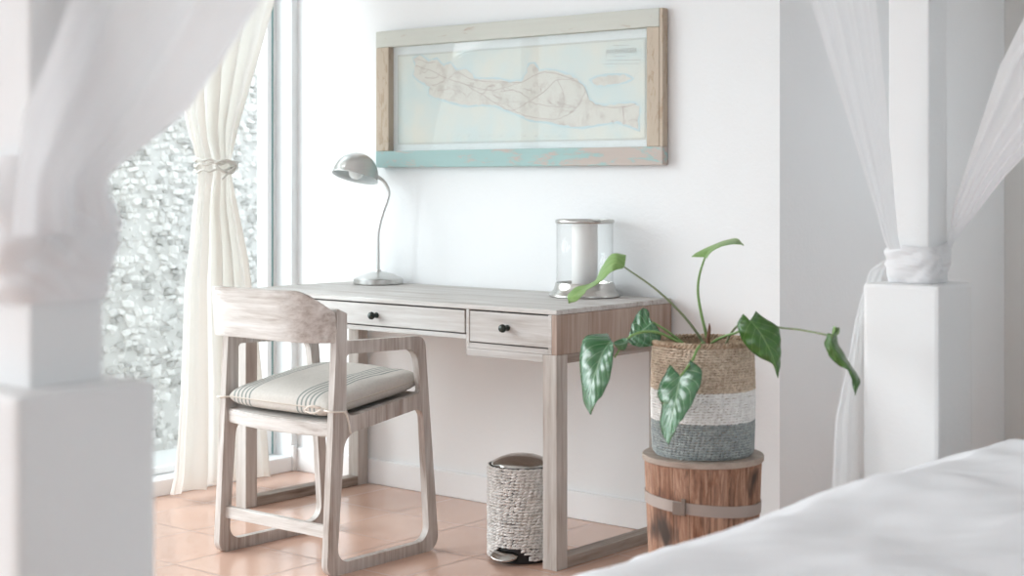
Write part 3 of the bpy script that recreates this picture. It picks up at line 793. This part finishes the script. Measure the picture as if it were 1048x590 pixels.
def strap():
    tl = .055  # strap is slightly slanted
    prof = []
    def pos(u, v):
        a = 2*PI*u; z = .366+(v-.5)*.027-.011*(math.cos(a)*RIGHT.x+math.sin(a)*RIGHT.y); r = brad(z)+.0028
        return Vector((sx+r*math.cos(a), sy+r*math.sin(a), z))
    vs, fs = quadsheet(96, 1, pos, True)
    def pos2(u, v):
        p = pos(u, v); d = Vector((p.x-sx, p.y-sy, 0)).normalized(); return p-d*.0022
    vs2, fs2 = quadsheet(96, 1, pos2, True); k = len(vs)
    fs = fs+[tuple(i+k for i in reversed(f)) for f in fs2]
    for i in range(96):
        j = (i+1) % 96; fs += [(i, i+k, j+k, j), (96+i, 96+j, 96+j+k, 96+i+k)]
    return vs+vs2, fs
vs, fs = strap(); strapm = plain('rusty_grey_strap', S(164, 152, 145), .6, .2, (25, .15))
stp = pyobj('strap', vs, fs, strapm, bs, True); stp.data.set_sharp_from_angle(angle=math.radians(40))
ca_ = math.atan2(-.62-.0, .78)-math.radians(30)-math.radians(12)
cb = bmesh.new(); er = Vector((math.cos(ca_), math.sin(ca_), 0)); et = Vector((-er.y, er.x, 0))
for (o1, o2, z1, z2, r1, r2) in ((-.016, .016, .354, .384, .006, .0095), (.008, .018, .360, .394, .0095, .0125)):
    vsx = []
    b3 = bmesh.new(); box(b3, (r1, o1, z1), (r2, o2, z2), .001)
    for v in b3.verts: v.co = Vector((sx, sy, v.co.z))+er*(brad(.37)+v.co.x-.003)+et*v.co.y
    tm = bpy.data.meshes.new('t'); b3.to_mesh(tm); b3.free(); cb.from_mesh(tm); bpy.data.meshes.remove(tm)
obj('buckle', cb, plain('steel_buckle', S(120, 108, 100), .4, .7), stp)

# ================================================================== plant basket
gz = .4785; KP = .852
pk = thing('plant_basket', 'woven rope basket in tan, white and grey bands on the barrel stool', 'basket', (sx, sy, gz))
def krad(z):
    h = (z-gz)/.268; return .1185+.004*math.sin(PI*min(1, max(0, h)))-(.009*(1-h/.06)**2 if h < .06 else 0)
RW = .268/44
for nm, r0, nrow, c1, c2, lab in (('grey_band', 0, 14, S(136, 143, 143), S(176, 181, 180), 'grey rope band'), ('white_band', 14, 12, S(220, 218, 216), S(244, 243, 241), 'white rope band'), ('natural_band', 26, 18, S(176, 156, 136), S(222, 206, 188), 'natural tan rope band')):
    V, F = stitches(nrow, 70, krad, gz+r0*RW, RW, .24, .0088, .0031, .6, None, 11+r0, .0042, False)
    V = [v+Vector((sx, sy, 0)) for v in V]
    o = pyobj(nm, V, F, rope_mat(nm+'_rope', c1, c2, 90), pk, True); o['label'] = lab
rim = bmesh.new()
for k, off in ((0, 0), (1, PI)):
    tube(rim, [(sx+(.120+.0035*math.cos(40*a+off))*math.cos(a), sy+(.120+.0035*math.cos(40*a+off))*math.sin(a), gz+.269+.004*math.sin(40*a+off)) for a in [2*PI*i/480 for i in range(481)]], .0036, 6, False)
obj('rim_braid', rim, rope_mat('rim_rope', S(140, 116, 94), S(204, 184, 162), 70), pk, True)
obj('lining', lathe([(0, .002), (.107, .002), (.1155, .02), (.1155, .265), (.112, .265), (.112, .02), (0, .008)], 56, (sx, sy, gz)), rope_mat('inner_rope', S(126, 108, 90), S(168, 146, 122)), pk, True)

# ================================================================== philodendron
pn = thing('philodendron', 'philodendron with large drooping glossy green leaves growing in the rope basket', 'plant', (sx, sy, gz+.02))
soil = quadsheet(40, 8, lambda u, v: Vector((sx+.1105*v*math.cos(2*PI*u), sy+.1105*v*math.sin(2*PI*u), gz+.240+.008*noise.noise(Vector((v*math.cos(2*PI*u)*6, v*math.sin(2*PI*u)*6, 3))))), True)
pyobj('soil', soil[0], soil[1], plain('dark_soil', S(66, 54, 44), .95, 0, (80, .8)), pn, True)
def leaf_mat(name, c1, c2, vein, rough=.28, spec=.6, tr=.15):
    m, nt, b = mat(name); tc = N(nt, 'ShaderNodeTexCoord'); sp = N(nt, 'ShaderNodeSeparateXYZ'); L(nt, tc.outputs['UV'], sp.inputs[0])
    ab = N(nt, 'ShaderNodeMath', operation='ABSOLUTE'); L(nt, sp.outputs[0], ab.inputs[0])
    n = noise_tex(nt, 12, 4, .6, tc.outputs['Object']); c = mixc(nt, n.outputs[0], c1, c2)
    w = N(nt, 'ShaderNodeMath', operation='MULTIPLY_ADD'); L(nt, ab.outputs[0], w.inputs[0]); w.inputs[1].default_value = -.38; L(nt, sp.outputs[1], w.inputs[2])
    ml = N(nt, 'ShaderNodeMath', operation='MULTIPLY'); L(nt, w.outputs[0], ml.inputs[0]); ml.inputs[1].default_value = 6.5
    pp_ = N(nt, 'ShaderNodeMath', operation='PINGPONG'); L(nt, ml.outputs[0], pp_.inputs[0]); pp_.inputs[1].default_value = .5
    r1 = ramp(nt, [(.0, (1, 1, 1, 1)), (.06, (0, 0, 0, 1))], pp_.outputs[0]); r2 = ramp(nt, [(.02, (1, 1, 1, 1)), (.06, (0, 0, 0, 1))], ab.outputs[0])
    mx = N(nt, 'ShaderNodeMath', operation='MAXIMUM'); L(nt, r1.outputs[0], mx.inputs[0]); L(nt, r2.outputs[0], mx.inputs[1])
    m5 = N(nt, 'ShaderNodeMath', operation='MULTIPLY'); L(nt, mx.outputs[0], m5.inputs[0]); m5.inputs[1].default_value = .55
    c = mixc(nt, m5.outputs[0], c, vein); L(nt, c, b.inputs['Base Color']); b.inputs['Roughness'].default_value = rough; b.inputs['Specular IOR Level'].default_value = spec
    hh = N(nt, 'ShaderNodeMath', operation='MULTIPLY'); L(nt, pp_.outputs[0], hh.inputs[0]); hh.inputs[1].default_value = 1
    bump(nt, b, hh.outputs[0], .28, .004)
    b.inputs['Transmission Weight'].default_value = 0
    return m
dark = leaf_mat('dark_leaf', S(46, 86, 28), S(64, 108, 40), S(120, 150, 92))
blue = leaf_mat('glossy_leaf', S(38, 88, 50), S(56, 110, 64), S(150, 180, 150), .27, 1.0)
young = leaf_mat('young_leaf', S(112, 148, 80), S(132, 166, 98), S(160, 186, 126), .4, .4)
stem_m = plain('green_petiole', S(118, 152, 86), .45); stem_d = plain('olive_petiole', S(128, 140, 104), .5)
def leaf(stations, t0, bulge, m, wav=.004, tilt=0):
    """stations: (M, L, R) each (px, py, depth offset) from base to tip"""
    def line(k): return catmull([at(s[k][0], s[k][1], KP*(t0+s[k][2]+tilt*(.5-q/(len(stations)-1)))) for q, s in enumerate(stations)], 40)
    Ml, Ll, Rl = line(0), line(1), line(2); nu = 12; V = []; UV = []; F = []
    for j in range(41):
        for i in range(nu+1):
            u = -1+2*i/nu; a = abs(u); E = Ll[j] if u < 0 else Rl[j]
            p = Ml[j].lerp(E, a)
            # each half arches between midrib and edge
            p = p-FWD*(bulge*math.sin(PI*a)*(E-Ml[j]).length/.05) - FWD*(wav*a*math.sin(j*.9+u*2))
            V.append(p); UV.append((u, j/40))
    for j in range(40):
        for i in range(nu):
            q = j*(nu+1)+i; F.append((q, q+1, q+nu+2, q+nu+1))
    o = pyobj('leaf', V, F, m, pn, True, None, UV)
    md = o.modifiers.new('thickness', 'SOLIDIFY'); md.thickness = .0008
    return o
def st3(M_, L_, R_, dm=0, dl=.02, dr=.02): return ((M_[0], M_[1], dm), (L_[0], L_[1], dl), (R_[0], R_[1], dr))
D0 = 4.39
def petiole(pts, m, r=.0042, r2=.0026):
    bm = bmesh.new(); tube(bm, catmull([at(p[0], p[1], KP*p[2]) for p in pts], 40), lambda t: .9*(r+(r2-r)*t), 8)
    return obj('petiole', bm, m, pn, True)
# big glossy leaf drooping on the left
leaf([st3((626,349),(622,342),(627.5,351),0,0.05,-0.034), st3((618,360),(600,344.5),(628,359),0,0.05,-0.034), st3((613.5,371),(594,362),(627,371),0,0.05,-0.034), st3((609,384),(594,381),(624,388),0,0.05,-0.034), st3((605,398),(596,398),(617,404),0,0.05,-0.034), st3((603.5,411),(597.5,412),(610,413),0,0.05,-0.034), st3((604.5,425),(604,424.5),(605,424.5),.01,.01,.01)], 4.30, .006, blue, .004, .10)
petiole([(706,362,4.36),(698,353,4.34),(678,342,4.32),(666,339.5,4.31),(653,341,4.305),(641,348,4.305),(629,366,4.325)], stem_m)
# leaf behind it, half in profile
leaf([st3((668,330),(664,326),(672,334),0,.01,0), st3((662,335),(664,319),(677,344),0,.04,-.02), st3((655.5,340),(657,316),(672,352),0,.05,-.02), st3((650,344),(648.5,328),(660,355.5),0,.04,-.02), st3((646,347.5),(645,339),(650,354.5),0,.02,-.01), st3((643,350),(643,349),(643.5,351),0,0,0)], 4.40, .002, blue)
petiole([(708,362,4.40),(698,351,4.40),(682,338.5,4.40),(668,330,4.40)], stem_m)
# small rolled stipule
leaf([st3((643,349),(643,347),(643,351),0,.0,.0), st3((638,352),(638,346.5),(639,358.5),0,.015,.01), st3((632,353),(632,348.5),(632,357),0,.01,.01), st3((628,351),(628,350.5),(628,352),0,0,0)], 4.295, .004, blue, .001)
# front leaf hanging over the basket
leaf([st3((696.5,385.5),(686,373.5),(706,368.5),0,0.042,-0.03), st3((695,393),(677,390),(717.5,378.5),0,0.042,-0.03), st3((693,403),(673,404),(717,393),0,0.042,-0.03), st3((691,414),(677.5,415),(708,414),0,0.042,-0.03), st3((688.6,425),(675.5,430),(700,427),0,0.042,-0.03), st3((686.5,439),(677,441.5),(692.5,438),0,0.042,-0.03), st3((684,456),(683.5,455.5),(684.5,455.5),.01,.01,.01)], 4.18, .006, blue, .004, .08)
petiole([(722,358,4.38),(720,351,4.33),(714,357,4.235),(709,368,4.20),(703,377,4.185),(696.5,385.5,4.18)], stem_m)
# heart-shaped leaf right
leaf([st3((767.5,328.5),(761,321.5),(773,318.5)), st3((774,335.5),(755,331),(781,325)), st3((780,344),(758.5,346),(796,335)), st3((786,355),(768.5,359.5),(798.5,346)), st3((791,366),(780,367.5),(799,360)), st3((794.5,377),(791,373),(798.5,372)), st3((796,387),(795.5,386.5),(796.5,386.5),.01,.01,.01)], 4.22, .007, dark, .004, .03)
petiole([(724,362,4.39),(728,352,4.39),(740,345,4.34),(756,339.5,4.28),(767.5,329,4.235)], stem_m)
# far right leaf
leaf([st3((853,343),(848,341),(858,335),0,.01,.02), st3((850.5,351),(844,351),(856.5,348),0,.02,.03), st3((856,361.5),(848.5,364),(863,361),0,.02,.03), st3((864,371.5),(857.5,373.5),(869,371.5),0,.02,.03), st3((871,380.5),(868,380),(874.5,379.5),0,.0,.03), st3((876,391.5),(872,391.5),(880,389.5),0,.0,.02), st3((875,405),(874.5,404.5),(875.5,404.5),0,0,0)], 3.92, .003, dark)
leaf([st3((853,345),(851,344),(855,345),0,.01,.01), st3((854.5,339),(852,338),(859,341),0,.01,.02), st3((855,335),(853,333.5),(859.5,336),0,.01,.02)], 3.93, .002, young, .001)
petiole([(739,364,4.41),(742,355,4.41),(748.5,341,4.40),(757,333,4.38),(775,331,4.35),(798,335.5,4.29),(820,338,4.14),(851,344,3.92)], stem_d, .0038, .0024)
# young leaves up left and up
leaf([st3((639,273.5),(641,261.5),(637,275),0,.03,-.01), st3((629.5,269.5),(627,260),(628,277.5),0,.05,-.02), st3((621,278),(617,272),(622.5,281.5),0,.05,-.02), st3((612.5,287.5),(610.5,285.5),(614,289.5),0,.05,-.03), st3((602,294),(604,290.5),(601,297),0,.04,-.03), st3((592.5,299.5),(589.5,294.5),(598,301),0,.03,-.02), st3((586,305),(581.5,302),(590.5,308),0,.02,-.01), st3((582,311),(581.5,310),(583,310.5),0,0,0)], 4.33, .002, young)
petiole([(722,362,4.41),(719,350,4.41),(700,324,4.40),(672,297,4.37),(639,273.5,4.33)], stem_d, .0046, .0022)
leaf([st3((721.5,263.5),(707.5,263),(723,264.5),0,.02,-.02), st3((726,257),(713,258.5),(728,258),0,.04,-.03), st3((736,250.5),(729,251),(738,252.5),0,.05,-.04), st3((747,247),(743,245.8),(749.5,250),0,.05,-.04), st3((756,247),(754.5,244.3),(757.5,250.3),0,.03,-.03), st3((761,252),(760.5,250.5),(761,251),0,0,0)], 4.42, .001, young, .002)
petiole([(725,362,4.40),(723.5,346,4.40),(717.6,321,4.40),(714.3,299,4.41),(716,281,4.42),(721.5,263.5,4.42)], stem_m, .005, .0026)
sb = bmesh.new(); tube(sb, catmull([at(725,362,KP*4.395), at(724.5,349,KP*4.39), at(726,338,KP*4.39), at(726,331,KP*4.39)], 16), lambda t: .0065*(1-t)**.7+.0006, 8)
o = obj('sheath', sb, plain('brown_sheath', S(120, 84, 62), .7), pn, True)

# ================================================================== gathered window curtain
def curtain_points():
    Lt = [(.035, -.735), (.09, -.72), (.396, -.69), (.774, -.667), (.911, -.640), (1.10, -.617), (1.189, -.611), (1.276, -.640), (1.379, -.669), (1.6, -.74), (1.9, -.86), (2.38, -1.02)]
    Rt = [(.035, -.258), (.06, -.262), (.355, -.293), (.649, -.340), (.849, -.376), (1.084, -.440), (1.19, -.464), (1.334, -.422), (1.535, -.343), (1.816, -.232), (2.0, -.19), (2.38, -.15)]
    def f(u, v):
        z = .035+(2.345)*v; yl, yr = lerp_tab(Lt, z), lerp_tab(Rt, z); w = yr-yl
        squeeze = min(1, w/.46)
        uu = u+.012*math.sin(u*40)
        ph = uu*2*PI*4.6+.5*math.sin(z*2.1)+.35*math.sin(uu*9)
        amp = (.016+.032*squeeze)*(.7+.5*noise.noise(Vector((u*3, z*.7, 5))))
        d = amp*math.sin(ph)+.012*math.sin(ph*2.3+1)
        # round bundle at the tie
        tie = math.exp(-((z-1.187)/.09)**2); d = d*(1-.45*tie)+tie*.035*(1-(2*u-1)**2)
        y = yl+w*u+.010*squeeze*math.sin(ph*1.0+1.2)*min(1, u*6, (1-u)*6)
        return Vector((-1.635+d, y, z))
    return f
wc = thing('window_curtain', 'cream cotton curtain tied back beside the glass door', 'curtain', (-1.63, -.5, .035))
vs, fs = quadsheet(150, 150, curtain_points()); pyobj('fabric', vs, fs, M['curtain'], wc, True)
tb = bmesh.new()
for k, (dz, ph) in enumerate(((-.010, 0), (.006, 1.5), (.018, 3.2))):
    pts = [(-1.612+.062*math.cos(a)*1.0, -.538+.083*math.sin(a), 1.187+dz+.006*math.sin(a+ph)+.004*math.sin(9*a+ph)) for a in [2*PI*i/60 for i in range(61)]]
    tube(tb, pts, .0046, 7, False)
kn = Vector((-1.55, -.545, 1.187))
tube(tb, catmull([kn+Vector((0, -.05, .012)), kn+Vector((.014, -.01, .022)), kn+Vector((.014, .035, .008)), kn+Vector((.010, .02, -.022)), kn+Vector((.012, -.02, -.018)), kn+Vector((.004, -.05, .004))], 40), .005, 7)
tube(tb, catmull([kn+Vector((.014, .03, .0)), kn+Vector((.018, .0, -.02)), kn+Vector((.014, -.03, -.045))], 12), .0042, 7)
o = obj('tieback', tb, M['cord'], wc, True); o['label'] = 'braided grey cord tieback'

# ================================================================== four-poster bed
BZ = .907
bd = thing('canopy_bed', 'white painted four-poster bed frame with square posts', 'bed', (2.3, -2.12, 0))
def post(cx, cy):
    bm = bmesh.new(); h = .09
    box(bm, (cx-h, cy-h, 0), (cx+h, cy+h, BZ), .010, 2)
    g = .048
    box(bm, (cx-g, cy-g, BZ-.002), (cx+g, cy+g, 2.16), .004, 2)
    return bm
PXL, PXR, PYF, PYN = 1.256, 3.40, -.907, -3.154
posts = {}
for cx, cy in ((PXL, PYF), (1.243, PYN), (PXR, PYF), (PXR, PYN)):
    obj('post', post(cx, cy), M['post'], bd)
rl = .04
for a in ((PXL-.04, PYN+.05, PXL+.04, PYF-.05), (PXR-.04, PYN+.05, PXR+.04, PYF-.05)):
    obj('canopy_rail', boxes(((a[0], a[1], 2.08), (a[2], a[3], 2.14), .004)), M['post'], bd)
for yy in (PYF, PYN):
    obj('canopy_rail', boxes(((PXL+.05, yy-.04, 2.08), (PXR-.05, yy+.04, 2.14), .004)), M['post'], bd)
obj('side_rail', boxes(((1.21, PYN+.09, .16), (1.27, PYF-.09, .30), .006)), M['post'], bd)
obj('side_rail', boxes(((3.37, PYN+.09, .16), (3.43, PYF-.09, .30), .006)), M['post'], bd)
obj('end_rail', boxes(((PXL+.09, PYN-.03, .16), (PXR-.09, PYN+.03, .30), .006)), M['post'], bd)
obj('end_rail', boxes(((PXL+.09, PYF-.03, .16), (PXR-.09, PYF+.03, .30), .006)), M['post'], bd)
obj('slat_base', boxes(((1.272, PYN+.09, .24), (3.368, PYF-.09, .27))), M['post'], bd)
mt = tag(obj('mattress', boxes(((1.275, -3.03, .272), (3.36, -1.03, .43), .05, 4)), M['linen'], None, True, (2.3, -2.0, .272)), 'white mattress on the four-poster bed under the duvet', 'mattress')
# duvet: puffy cover with a rolled edge hanging over the side
def duvet(u, v):
    # u: 0 at the hem on the desk side, rising over the edge, to 1 on the far side; v: from the foot to the head
    y = -3.02+v*(1.90)
    tab = [(0, (1.150, .20)), (.05, (1.138, .29)), (.10, (1.140, .37)), (.14, (1.165, .425)), (.18, (1.21, .462)), (.24, (1.30, .495)), (.34, (1.42, .557)), (.5, (1.62, .638)), (.7, (2.2, .68)), (.92, (3.30, .62)), (.97, (3.45, .5)), (1, (3.47, .3))]
    x = lerp_tab([(a, b[0]) for a, b in tab], u); z = lerp_tab([(a, b[1]) for a, b in tab], u)
    far = max(0, (v-.90)/.10); z -= far**2*.10; y -= 0
    nr = max(0, (.08-v)/.08); z -= nr**2*.10
    amp = min(1, u*6)
    p = Vector((x, y, 0))
    z += amp*(.016*noise.noise(p*3.0+Vector((3, 1, 0)))+.010*noise.noise(Vector((x*4+y*5, y*2-x*2, 7)))+.006*noise.noise(p*12)+.007*(1-abs(noise.noise(Vector((x*7-y*4, y*7, 2)))))**3)
    x += .02*noise.noise(Vector((y*3, z*3, 2)))*(1-min(1, u*4))
    return Vector((x, y, z))
vs, fs = quadsheet(160, 160, duvet)
dv = pyobj('duvet', vs, fs, M['linen'], None, True, (2.3, -2.0, .44))
md = dv.modifiers.new('thickness', 'SOLIDIFY'); md.thickness = .012; md.offset = -1
tag(dv, 'puffy white duvet spread over the bed in front of the far post', 'duvet')

# ---- bed curtains
def wrap(cx, cy, z0, z1, r0, seed, bul=.02):
    rnd = random.Random(seed)
    def f(u, v):
        a = 2*PI*u; z = z0+(z1-z0)*v
        c, s_ = math.cos(a), math.sin(a); sq = (abs(c)**3.2+abs(s_)**3.2)**(-1/3.2)
        prof = math.sin(PI*min(1, max(0, .04+.92*v)))**.5
        sw = 1.1*math.sin(a+seed)+.7*math.sin(2*a+2.1*seed)
        zz = (z-z0)/(z1-z0)
        fold = noise.noise(Vector((c*1.3+seed, s_*1.3, zz*4.2+1.6*sw)))+.5*noise.noise(Vector((c*1.2, s_*1.2+seed, zz*9-2.4*sw)))
        r = (r0+.003+bul*prof*(.9+.35*noise.noise(Vector((c, s_, zz*1.5+seed))))+.0095*fold*prof*(bul/.02)**.5)*sq
        top = zz**2*.012*math.sin(a*1.0+seed+.6)
        return Vector((cx+r*c, cy+r*s_, z+top))
    return quadsheet(120, 64, f, True)
def drape(Ltab, Rtab, z0, z1, pos, folds, amp, seed, nu=90, nv=90):
    """Ltab/Rtab give the two edges against height; pos(s, z, d) turns edge coordinate, height and fold depth into a point"""
    def f(u, v):
        z = z0+(z1-z0)*v; a, b = lerp_tab(Ltab, z), lerp_tab(Rtab, z); s = a+(b-a)*u
        w = min(1, abs(b-a)/.3)
        ph = u*2*PI*folds+seed+.6*math.sin(z*2+seed)
        d = amp*(.35+.65*w)*(math.sin(ph)+.4*math.sin(2.1*ph+1))
        return pos(s, z, d)
    return quadsheet(nu, nv, f)
# near curtain, tied round the near post (out of focus)
nc = thing('bed_curtain', 'white bed curtain swept up from the near blurred bedpost at the picture edge', 'curtain', (1.243, -3.154, .99), 'tied curtains of the four-poster bed')
Lt = [(1.06, -3.245), (1.13, -3.240), (1.206, -3.238), (1.25, -3.215), (1.32, -3.185), (1.6, -3.08), (2.10, -2.92)]
Rt = [(1.06, -3.10), (1.12, -3.125), (1.139, -3.125), (1.156, -3.100), (1.214, -3.018), (1.273, -2.968), (1.354, -2.905), (1.6, -2.74), (2.10, -2.30)]
vs, fs = drape(Lt, Rt, 1.075, 2.12, lambda s, z, d: Vector((lerp_tab([(1.075, 1.318), (1.2, 1.330), (1.4, 1.33), (2.1, 1.30)], z)+d, s, z)), 2.4, .006, 1.0)
pyobj('fabric', vs, fs, M['sheer'], nc, True)
vs, fs = wrap(1.243, PYN, 1.000, 1.150, .050, 2.0, .022); pyobj('wrap', vs, fs, M['sheer'], nc, True)
# far post, long side
fc = thing('bed_curtain', 'white bed curtain knotted round the far post, hanging towards the plant', 'curtain', (PXL, PYF, BZ), 'tied curtains of the four-poster bed')
Lt = [(.985, -1.045), (.998, -1.062), (1.166, -1.176), (1.326, -1.284), (1.496, -1.402), (1.8, -1.62), (2.10, -1.88)]
Rt = [(.985, -.985), (1.005, -1.000), (1.273, -1.05), (1.524, -1.105), (1.8, -1.15), (2.10, -1.18)]
vs, fs = drape(Lt, Rt, .985, 2.078, lambda s, z, d: Vector((1.252+d, s, z)), 4, .006, .3)
pyobj('fabric', vs, fs, M['sheer'], fc, True)
vs, fs = wrap(PXL, PYF, .9085, 1.000, .050, 5.0, .014); pyobj('wrap', vs, fs, M['sheer'], fc, True)
Lt = [(.30, -1.09), (.458, -1.084), (.607, -1.071), (.752, -1.002), (.859, -.955), (.956, -.892), (.985, -.850)]
Rt = [(.30, -.94), (.437, -.95), (.659, -.945), (.813, -.931), (.914, -.830), (.959, -.800), (.985, -.815)]
vs, fs = drape(Lt, Rt, .10, .985, lambda s, z, d: Vector((1.135+d+.07*max(0, (z-.93)/.055), s, z)), 2.5, .006, 2.0)
pyobj('tail', vs, fs, M['sheer_thin'], fc, True)
# far post, head side
hc = thing('bed_curtain', 'white bed curtain rising to the right from the far post', 'curtain', (PXL+.1, PYF, BZ), 'tied curtains of the four-poster bed')
Lt = [(.99, 1.325), (1.077, 1.337), (1.385, 1.442), (1.487, 1.496), (1.8, 1.66), (2.10, 1.90)]
Rt = [(.99, 1.335), (1.021, 1.358), (1.137, 1.450), (1.183, 1.496), (1.5, 1.85), (1.8, 2.1), (2.10, 2.28)]
vs, fs = drape(Lt, Rt, .985, 2.078, lambda s, z, d: Vector((s, -.905+d, z)), 4.5, .006, 1.3)
pyobj('fabric', vs, fs, M['sheer'], hc, True)

# ================================================================== light
w = bpy.data.worlds.new('sky'); SC.world = w; w.use_nodes = True
bg = w.node_tree.nodes['Background']; bg.inputs[0].default_value = (.865, .942, 1, 1); bg.inputs[1].default_value = 3.4
def portal(loc, rot, sx_, sy_):
    l = bpy.data.lights.new('window_portal', 'AREA'); l.shape = 'RECTANGLE'; l.size = sx_; l.size_y = sy_; l.cycles.is_portal = True
    o = bpy.data.objects.new('window_portal', l); COL.objects.link(o); o.location = loc; o.rotation_euler = rot
sun = bpy.data.lights.new('hazy_sun', 'SUN'); sun.energy = 4.2; sun.angle = math.radians(50); sun.color = (.97, .98, 1)
so = bpy.data.objects.new('hazy_sun', sun); COL.objects.link(so)
so.rotation_euler = Vector((.72, .54, -.46)).to_track_quat('-Z', 'Y').to_euler()

# ================================================================== camera
cam = bpy.data.cameras.new('camera'); co = bpy.data.objects.new('camera', cam); COL.objects.link(co)
cam.sensor_fit = 'HORIZONTAL'; cam.sensor_width = 36; cam.lens = FPX/1048*36
co.location = CAM; co.rotation_euler = (PI/2, 0, YAW)
cam.shift_y = -(295-HOR)/1048; cam.shift_x = 0
cam.clip_start = .05; cam.clip_end = 100
cam.dof.use_dof = True; cam.dof.focus_distance = 4.6; cam.dof.aperture_fstop = 3.5
SC.camera = co
SC.view_settings.view_transform = 'Standard'; SC.view_settings.look = 'None'
SC.view_settings.gamma = 1; SC.view_settings.exposure = -.06; SC.view_settings.use_curve_mapping = False
SC.cycles.use_denoising = True
SC.cycles.max_bounces = 10; SC.cycles.diffuse_bounces = 6; SC.cycles.glossy_bounces = 4
SC.cycles.transparent_max_bounces = 24; SC.cycles.transmission_bounces = 8
SC.cycles.caustics_reflective = False; SC.cycles.caustics_refractive = False
